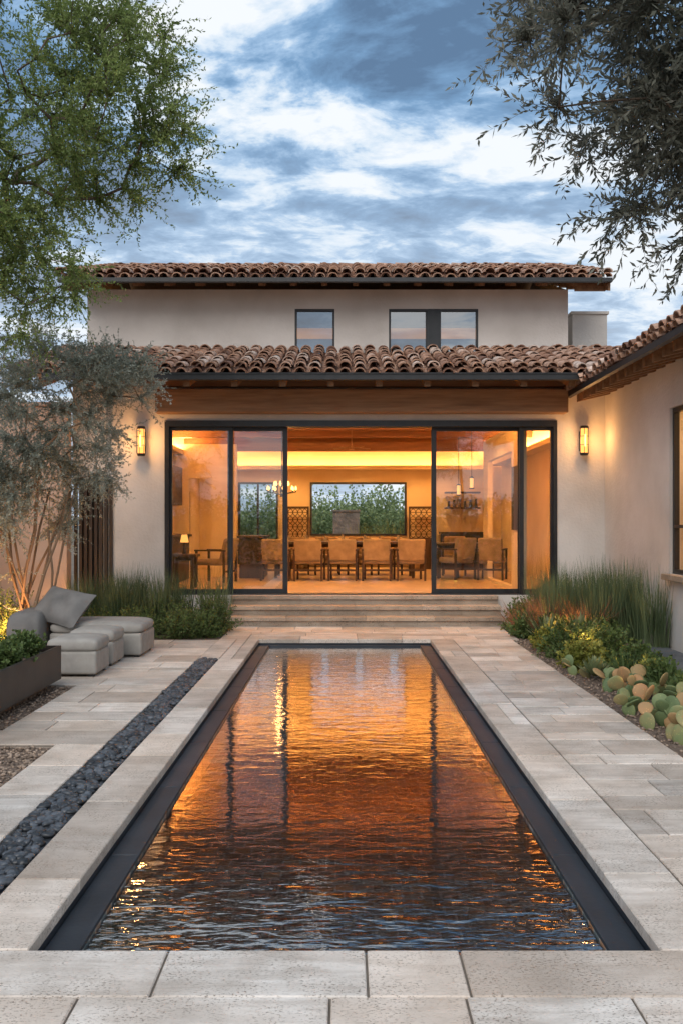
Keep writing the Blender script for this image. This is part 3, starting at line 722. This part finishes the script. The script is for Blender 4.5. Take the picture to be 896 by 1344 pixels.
e=empty('ceiling_fan',(.15,19.2,3.3)); a=MB(); a.tube((.15,19.2,3.23),(.15,19.2,3.74),.012,.012,8); a.tube((.15,19.2,3.16),(.15,19.2,3.24),.06,.045,12)
for k in range(5):
    t=2*math.pi*k/5+.3; c,s_=math.cos(t),math.sin(t)
    q=lambda r_,o_,z: (.15+r_*c-o_*s_,19.2+r_*s_+o_*c,z)
    a.hexa([q(.06,-.03,3.19),q(.40,-.04,3.18),q(.40,.04,3.20),q(.06,.03,3.21)],[q(.06,-.03,3.20),q(.40,-.04,3.19),q(.40,.04,3.21),q(.06,.03,3.22)])
a.obj('fan_blades','wood',e)

# ---------------------------------------------------------------- outdoor furniture
def puff(name,x0,x1,y0,y1,z0,z1,mat,parent,crown=.02):
    a=MB()
    def sup(t): return math.copysign(abs(t)**.22,t)
    cx,cy,cz=(x0+x1)/2,(y0+y1)/2,(z0+z1)/2; hx,hy,hz=(x1-x0)/2,(y1-y0)/2,(z1-z0)/2
    nu,nv=40,16
    for i in range(nv+1):
        ph=-math.pi/2+math.pi*i/nv
        for k in range(nu):
            th=2*math.pi*k/nu
            cp=abs(math.cos(ph))**.3; X=sup(math.cos(th))*cp; Y=sup(math.sin(th))*cp; Z=math.copysign(abs(math.sin(ph))**.6,math.sin(ph))
            zz=cz+Z*hz+(crown*(1-X*X)*(1-Y*Y) if Z>0 else 0)
            a.v.append((cx+X*hx*(1+.01*math.sin(5*Y)),cy+Y*hy,zz))
    for i in range(nv):
        for k in range(nu):
            a.f.append((i*nu+k,i*nu+(k+1)%nu,(i+1)*nu+(k+1)%nu,(i+1)*nu+k)); a.r.append(.5); a.m.append(0)
    return a.obj(name,mat,parent,smooth=True)
def ottoman(x0,x1,y0,y1,h=.40,name='outdoor_ottoman'):
    e=empty(name,((x0+x1)/2,(y0+y1)/2,0))
    a=MB(); a.box(x0+.012,x1-.012,y0+.012,y1-.012,.025,h-.13); a.obj('base','fabric',e,bevel=.03)
    puff('seat_cushion',x0,x1,y0,y1,h-.145,h,'fabric',e)
    a=MB(); [a.box(xx-.03,xx+.03,yy-.03,yy+.03,0,.03) for xx in (x0+.08,x1-.08) for yy in (y0+.08,y1-.08)]; a.obj('feet','metal',e)
    return e
ottoman(-3.12,-2.58,9.55,10.12); ottoman(-3.1,-2.58,10.25,10.8,.41)
sofa=ottoman(-3.55,-2.42,10.95,11.75,.42,'outdoor_lounge_seat')
puff('backrest',-4.0,-3.58,10.75,11.9,.03,.55,'cushion',sofa)
def pillow(name,c,w_,h,th,rx,rz,ry,mat):
    n=14; V=[];F=[]
    rot=Matrix.Rotation(rz,4,'Z')@Matrix.Rotation(rx,4,'X')@Matrix.Rotation(ry,4,'Y')
    for s_ in (1,-1):
        for i in range(n+1):
            for j in range(n+1):
                u=-1+2*i/n; v=-1+2*j/n
                t=th*((1-abs(u)**2.5)*(1-abs(v)**2.5))**.45
                wr=.014*math.sin(7*u+4*v)*(1-u*u)*(1-v*v)
                V.append(Vector(c)+rot@Vector((u*w_/2*(1-.06*(1-v*v)),s_*t+wr,v*h/2*(1-.06*(1-u*u)))))
    K=(n+1)**2
    for s_ in (0,1):
        for i in range(n):
            for j in range(n):
                a=s_*K+i*(n+1)+j; F.append((a,a+1,a+n+2,a+n+1))
    m=MB(); m.v=[tuple(v) for v in V]; m.f=F; m.r=[.5]*len(F); m.m=[0]*len(F); return m.obj(name,mat,None,smooth=True)
pillow('throw_pillow',(-3.42,11.1,.60),.74,.52,.12,math.radians(-42),math.radians(-22),math.radians(10),'cushion')

e=empty('planter_box',(-3.5,7.8,0))
a=MB(); x0,x1,y0,y1=-4.4,-2.80,6.2,9.05
a.wall('x',x0,x1,.07,.40,y0,y0+.03); a.wall('x',x0,x1,.07,.40,y1-.03,y1); a.wall('y',y0+.03,y1-.03,.07,.40,x0,x0+.03); a.wall('y',y0+.03,y1-.03,.07,.40,x1-.03,x1)
a.obj('planter_shell','planter',e)
a=MB(); a.box(x0+.03,x1-.03,y0+.03,y1-.03,.07,.34); a.box(x0+.12,x1-.12,y0+.12,y1-.12,-.02,.07); a.obj('planter_soil','soil',e)

# ---------------------------------------------------------------- plants
def blades(pl,C,n,rad,h,lean,w_,mi=0,curve=.5,seg=3):
    a=NR.random(n)*2*np.pi; r=rad*np.sqrt(NR.random(n)); P=np.array(C)+np.stack([r*np.cos(a),r*np.sin(a),np.zeros(n)],1)
    out=np.stack([np.cos(a),np.sin(a),np.zeros(n)],1)*(lean*(.2+NR.random((n,1))))+NR.normal(size=(n,3))*.06
    hh=h*(.55+.5*NR.random(n)); d=nrm(out+np.array([0,0,1.])); side=nrm(np.cross(d,NR.normal(size=(n,3))))
    val=NR.random(n); p=P
    for s_ in range(seg):
        t0=s_/seg; t1=(s_+1)/seg
        d2=nrm(d+out*curve*t0*1.5); q=p+d2*(hh/seg)[:,None]
        w0=w_*(1-t0*.75); w1=w_*(1-t1*.75) if s_<seg-1 else w_*.08
        V=np.stack([p-side*w0,p+side*w0,q+side*w1,q-side*w1],1).reshape(-1,3)
        pl.add(V,np.arange(4*n).reshape(n,4),val,mi); p=q
def grass(name,centres,n,rad,h,lean,w_,mat,curve=.5):
    pl=PL()
    for c in centres: blades(pl,(c[0],c[1],c[2] if len(c)>2 else -.02),n,rad,h*(c[3] if len(c)>3 else 1)*R.uniform(.8,1.12),lean,w_,0,curve)
    return pl.obj(name,[mat])
def shrub(name,c,r,h,n,mat,ll=.035,lw=.010,lps=6,nseg=5,droop=-.04,spread=.9,tr=.003):
    pl=PL(); a=NR.random(n)*2*np.pi; rr=r*.35*np.sqrt(NR.random(n)); S=np.array(c)+np.stack([rr*np.cos(a),rr*np.sin(a),np.zeros(n)],1)
    el=NR.random(n)**.6; D=np.stack([np.cos(a)*(1-el)*r*1.2,np.sin(a)*(1-el)*r*1.2,el*h+.06],1)
    Ln=np.linalg.norm(D,axis=1)*(.65+.45*NR.random(n)); pl.sprigs(S,D,Ln,droop,.16,nseg,lps,ll,lw,tr,spread)
    return pl.obj(name,[mat,'bark'])
cs=[(R.uniform(-4.2,-2.0),R.uniform(13.6,14.7)) for _ in range(26)]
grass('rush_plant',cs,120,.18,.95,.2,.006,'leaf_rush',.3)
for (x,y,r,h) in [(-3.6,13.3,.4,.45),(-2.95,13.05,.42,.42),(-2.3,13.0,.42,.5),(-1.95,13.6,.4,.6),(-2.6,13.6,.45,.6),(-3.3,13.8,.4,.6),(-4.0,13.1,.4,.5),(-2.0,13.1,.3,.35)]:
    shrub('garden_shrub',(x,y,-.02),r,h,150,'leaf_bush',.04,.009)
cs=[(R.uniform(3.05,4.15),R.uniform(12.8,14.6)) for _ in range(34)]
grass('rush_plant',cs,120,.17,1.0,.14,.006,'leaf_rush',.25)
cs=[(3.95,12.5),(4.05,12.2),(3.75,12.8),(4.1,12.0),(3.55,12.9),(3.9,12.9),(3.5,12.5)]; grass('rush_plant',cs,140,.18,1.05,.14,.006,'leaf_rush',.2)
for (x,y,r,h,mt) in [(2.75,13.9,.35,.5,'leaf_bush'),(2.65,13.0,.32,.35,'leaf_bush'),(2.9,12.5,.35,.36,'leaf_bush'),(2.72,11.0,.40,.44,'leaf_bush'),(3.0,10.7,.42,.44,'leaf_bush'),(2.66,10.2,.3,.30,'leaf_yel'),(3.45,12.3,.35,.36,'leaf_bush'),(2.62,11.7,.25,.26,'leaf_yel'),(3.1,11.3,.3,.35,'leaf_bush'),(3.15,9.9,.3,.3,'leaf_bush'),(3.15,9.2,.22,.24,'leaf_bush'),(3.2,8.3,.22,.22,'leaf_bush')]:
    shrub('garden_shrub',(x,y,-.02),r,h,150,mt,.048,.014)
grass('ornamental_grass',[(2.95,13.2),(3.2,12.8),(2.8,12.7),(3.1,13.6),(2.6,13.4),(3.3,12.4)],190,.14,.70,.5,.005,'leaf_red',.9)
grass('ornamental_grass',[(2.95,9.6),(3.1,9.0)],110,.12,.34,.6,.004,'leaf_grass',.9)
def agave(x,y,r,n,mat='agave'):
    pl=PL()
    for k in range(n):
        a=k*2.399; el=.25+1.1*(k/n); d=np.array([[math.cos(a)*math.cos(el),math.sin(a)*math.cos(el),math.sin(el)]])
        side=np.array([[-math.sin(a),math.cos(a),0]]); p=np.array([[x,y,0.02]]); l=r*R.uniform(.85,1.1)
        ws=[.018,.03,.024,.001]; v=R.random()
        for s_ in range(3):
            d=nrm(d+np.array([[0,0,.08]])); q=p+d*l/3
            V=np.concatenate([p-side*ws[s_],p,q,q-side*ws[s_+1]]); pl.add(V,np.array([[0,1,2,3]]),np.array([v]),0)
            V=np.concatenate([p,p+side*ws[s_],q+side*ws[s_+1],q]); pl.add(V,np.array([[0,1,2,3]]),np.array([v]),0); p=q
    pl.obj('agave_plant',[mat])
for (x,y,r) in [(3.05,11.9,.46),(2.72,12.3,.38),(2.6,9.5,.22),(3.4,12.5,.36)]: agave(x,y,r,46)
def pear(x,y,s,n):
    V0,F0=ico(3); V=[];F=[];Rv=[]; tot=0; heads=[]
    for k in range(n):
        if k<max(3,n//2): b=Vector((x+R.uniform(-.17,.17)*s,y+R.uniform(-.2,.2)*s,-.03)); d=Vector((R.uniform(-.7,.7),R.uniform(-.7,.7),1)).normalized(); heads_ok=True
        else:
            b,dd=R.choice(heads); d=(dd+Vector((R.uniform(-1,1),R.uniform(-1,1),R.uniform(-.2,.4)))).normalized(); heads_ok=False
        h=s*R.uniform(.055,.085); wd=h*R.uniform(.74,.95); az=R.uniform(-.9,.9)
        sd=Vector((math.cos(az),math.sin(az),0)); sd=(sd-d*sd.dot(d)).normalized(); nn=d.cross(sd)
        c=b+d*h*.9; M3=np.array([sd,nn,d]).T
        W=V0.copy(); W[:,0]*=(1+.18*W[:,2]); W=W*np.array([wd,.2*h,h])
        V.append(W@M3.T+np.array(c)); F.append(F0+tot); Rv.append(np.full(len(F0),R.random())); tot+=len(V0)
        if heads_ok: heads.append((c+d*h*.85,d))
    FF=np.concatenate(F)
    np_obj('prickly_pear_cactus',np.concatenate(V),FF,'cactus',np.concatenate(Rv),np.zeros(len(FF)),None,True)
for (x,y,s,n) in [(2.62,9.0,1.0,11),(2.88,8.75,1.1,12),(2.60,8.4,1.0,11),(2.9,8.1,1.1,12),(2.58,7.8,1.0,11),(2.86,7.4,1.1,12),(2.58,7.2,1.0,10),(2.6,6.7,1.05,10),(2.95,6.7,1.1,9),(2.58,9.75,.85,8)]: pear(x,y,s,n)
grass('ornamental_grass',[(3.15,8.5),(3.1,7.7),(2.75,8.55),(2.75,6.9)],80,.10,.24,.6,.004,'leaf_grass',.9)
for (x,y) in [(-3.05,8.75),(-3.3,8.4),(-3.05,8.1),(-3.6,8.8),(-3.5,7.9),(-3.1,7.5)]: shrub('planter_plant',(x,y,.33),.22,.2,120,'leaf_bush',.04,.013)
for (x,y,r,h) in [(-4.5,11.2,.4,.55),(-4.9,11.6,.6,.8),(-4.6,12.5,.5,.8),(-5.3,10.6,.7,.9)]: shrub('garden_shrub',(x,y,-.02),r,h,150,'leaf_bush',.045,.01)
# garden behind the house
for (x,y,h) in [(-5.2,29,3.2),(-4.0,31,2.9),(-3.1,28.5,2.5),(-2.2,31,3.3),(-1.4,29,2.7),(-.7,31.5,2.8),(.3,30.5,2.5),(.9,31.0,3.0),(1.7,29.5,2.8),(2.6,31,3.3),(3.6,30,2.8),(4.6,31,3.2),(.2,33,3.0),(1.3,33,3.2),(-1.1,33,3.3)]:
    shrub('garden_shrub',(x,y,0),1.0,h,250,'leaf_back',.11,.042)
grass('ornamental_grass',[(.3+.24*k,25.6,0) for k in range(6)],60,.14,1.7,.2,.014,'leaf_yel',.3)
grass('ornamental_grass',[(-2.7+.25*k,25.2,0) for k in range(5)],50,.15,1.5,.3,.014,'leaf_back',.5)
a=MB(); a.wall('x',-.35,.45,0,1.98,27.6,27.9); a.box(-.38,.48,27.57,27.93,1.98,2.03); a.obj('garden_pillar','rock')
stones('boulder',np.array([[1.6,28.0,.6]]),.8,'rock',3,.8)
a=MB()
for k in range(60):
    an=2*math.pi*k/60; an2=2*math.pi*(k+1)/60; h=lambda t:3+2.5*abs(math.sin(3*t+1))+1.5*math.sin(7.3*t)
    a.poly([(260*math.sin(an),260*math.cos(an),-1),(260*math.sin(an2),260*math.cos(an2),-1),(300*math.sin(an2),300*math.cos(an2),h(an2 if k<59 else 0)),(300*math.sin(an),300*math.cos(an),h(an))])
a.obj('hills','hill')

# ---------------------------------------------------------------- trees
pts=np.concatenate([ellips(105,(-3.95,9.8,6.2),(1.9,1.6,1.9),.3),ellips(55,(-4.1,9.5,4.3),(1.35,1.2,1.0),.2),ellips(46,(-2.7,9.9,5.95),(1.2,.9,.95),.2),ellips(18,(-2.5,10.0,6.9),(.7,.8,.6),.2)])
tree('mesquite_tree',[[(-5.1,9.4,-.1),(-5.05,9.45,.8),(-4.9,9.5,1.7),(-4.75,9.6,2.6),(-4.5,9.7,3.4),(-4.3,9.75,4.2),(-4.1,9.8,5.0)]],pts,['leaf_mesq','bark'],.0034,.5,17,.44,.06,.22,5,6,.044,.0095,.002,.9)
pts=np.concatenate([ellips(84,(-3.95,11.7,2.95),(1.2,1.0,1.2),.25),ellips(26,(-2.95,11.7,3.45),(.6,.6,.35),.2),ellips(34,(-4.1,11.5,2.0),(.9,.8,.7),.2)])
tr_=[]
for k in range(12):
    bx,by=-4.05+R.uniform(-.3,.4),11.5+R.uniform(-.25,.2); tx,ty=-4.05+R.uniform(-.7,.8),11.6+R.uniform(-.5,.5)
    tr_.append([(bx+(tx-bx)*t+R.uniform(-.03,.03),by+(ty-by)*t,-.05+2.1*t) for t in (0,.25,.5,.75,1)])
tree('silver_olive_tree',tr_,pts,['leaf_silver','bark_pale'],.0034,.42,17,.34,.08,.2,5,6,.038,.0085,.0016,.9,wig=.03,up=.05,rbase=.015)
pts=np.concatenate([ellips(120,(2.75,5.2,5.0),(2.3,1.3,1.93),.3),ellips(50,(2.45,5.3,3.95),(.95,.9,.85),.1),ellips(34,(2.0,5.2,4.6),(1.2,.8,.7),.1)])
pts=pts[(pts[:,2]<6.0)]
tree('olive_tree',[[(3.3,4.4,-.1),(3.35,4.45,.8),(3.25,4.55,1.6),(3.3,4.7,2.4),(3.2,4.9,3.2),(3.0,5.0,4.0)]],pts,['leaf_olive','bark'],.0028,.5,18,.36,.05,.2,5,6,.052,.0075,.0016,.75)
pl=PL(); n=5000; S=np.stack([NR.uniform(-9,9,n),NR.uniform(-7.5,-6.2,n),NR.random(n)*2.6],1); pl.leaves(np.repeat(S,4,0)+NR.normal(size=(4*n,3))*.12,nrm(NR.normal(size=(4*n,3))),np.full(4*n,.16),np.full(4*n,.05)); pl.obj('reflection_hedge',['leaf_bush'])  # unseen leaf mass behind the camera, added for its dark reflection in the glass

# ---------------------------------------------------------------- garden lights
def uplight(x,y,z,en,typ='SPOT'):
    e=empty('garden_uplight',(x,y,z)); a=MB(); a.tube((x,y,z),(x,y,z+.1),.03,.035,10,cap=False); a.tube((x,y,z-.1),(x,y,z),.008,.008,6); a.tube((x,y,z+.06),(x,y,z+.063),.025,.025,10,mi=1); a.obj('housing',['metal','filament'],e)
    if typ=='SPOT': light('uplight_lamp','SPOT',(x,y,z+.13),en,(1,.48,.14),.03,(math.pi,0,0),None,172,parent=e,blend=.35)
    else: light('uplight_lamp','POINT',(x,y,z+.16),en,(1,.45,.12),.07,parent=e)
uplight(-4.05,11.05,.10,60,'POINT'); uplight(-4.35,11.9,.15,50,'POINT')
for q in ((3.0,12.0,.03,34),(2.78,9.2,.02,10),(2.74,8.25,.02,9),(2.73,7.5,.02,8),(2.75,13.2,.03,26),(2.75,10.6,.10,12),(-4.25,14.3,.05,40),(.9,25.2,.05,90),(-2.2,25.0,.05,60)): uplight(*q)

# ---------------------------------------------------------------- world
wd=bpy.data.worlds.new('World'); scene.world=wd; wd.use_nodes=True; nt=wd.node_tree; nt.nodes.clear()
out=N(nt,'ShaderNodeOutputWorld'); bg=N(nt,'ShaderNodeBackground'); L(nt,bg.outputs[0],out.inputs[0])
sky=N(nt,'ShaderNodeTexSky'); sky.sky_type='NISHITA'; sky.sun_disc=False; sky.sun_elevation=math.radians(38); sky.sun_rotation=math.radians(200)
tc=N(nt,'ShaderNodeTexCoord'); sp=N(nt,'ShaderNodeSeparateXYZ'); L(nt,tc.outputs['Generated'],sp.inputs[0])
z=math_(nt,'ADD',math_(nt,'MAXIMUM',sp.outputs[2],0.0),.13)
cx=math_(nt,'DIVIDE',sp.outputs[0],z); cy=math_(nt,'DIVIDE',sp.outputs[1],z)
cv=N(nt,'ShaderNodeCombineXYZ'); L(nt,cx,cv.inputs[0]); L(nt,cy,cv.inputs[1])
mp=N(nt,'ShaderNodeMapping'); mp.inputs['Location'].default_value=(5.1,2.2,0); mp.inputs['Rotation'].default_value=(0,0,.45); mp.inputs['Scale'].default_value=(1,1.35,1); L(nt,cv.outputs[0],mp.inputs[0])
n1=noise(nt,mp.outputs[0],1.6,7,.6,.35); n2=noise(nt,mp.outputs[0],5.2,6,.62,.5)
f=math_(nt,'ADD',math_(nt,'MULTIPLY',n1,.70),math_(nt,'MULTIPLY',n2,.30))
glow=math_(nt,'MULTIPLY',math_(nt,'MULTIPLY_ADD',sp.outputs[0],.26,.012),math_(nt,'SUBTRACT',1.0,math_(nt,'MULTIPLY',sp.outputs[2],1.6),clamp=True))
f=math_(nt,'SUBTRACT',f,glow)
cr=ramp(nt,[(.425,(.92,.96,1.0)),(.465,(.68,.80,.93)),(.492,(.38,.56,.79)),(.53,(.20,.36,.58)),(.60,(.12,.21,.35))]); L(nt,f,cr.inputs[0])
hz=ramp(nt,[(0,(1,1,1)),(.2,(.8,.8,.8)),(.42,(0,0,0))]); L(nt,sp.outputs[2],hz.inputs[0])
c=mix(nt,cr.outputs[0],(.84,.89,.94),math_(nt,'MULTIPLY',hz.outputs[0],.45))
sk=N(nt,'ShaderNodeVectorMath',operation='SCALE'); L(nt,sky.outputs[0],sk.inputs[0]); sk.inputs[3].default_value=.08
c=mix(nt,c,sk.outputs[0],.05)
L(nt,c,bg.inputs[0]); bg.inputs[1].default_value=1.06
s=bpy.data.lights.new('sun','SUN'); s.energy=2.4; s.angle=math.radians(50); s.color=(1,.925,.845)
so=bpy.data.objects.new('sun',s); so.rotation_euler=(math.radians(48),0,math.radians(-18)); COL.objects.link(so)

# ---------------------------------------------------------------- camera
cd=bpy.data.cameras.new('camera'); cam=bpy.data.objects.new('camera',cd); COL.objects.link(cam)
cam.location=(0,0,1.6); cam.rotation_euler=(math.radians(90),0,0)
cd.sensor_fit='VERTICAL'; cd.sensor_height=36; cd.lens=36*1200/1344; cd.shift_y=16/1344; cd.shift_x=-4/1344
cd.clip_end=1000; scene.camera=cam
scene.view_settings.view_transform='Standard'; scene.view_settings.look='None'; scene.view_settings.exposure=0
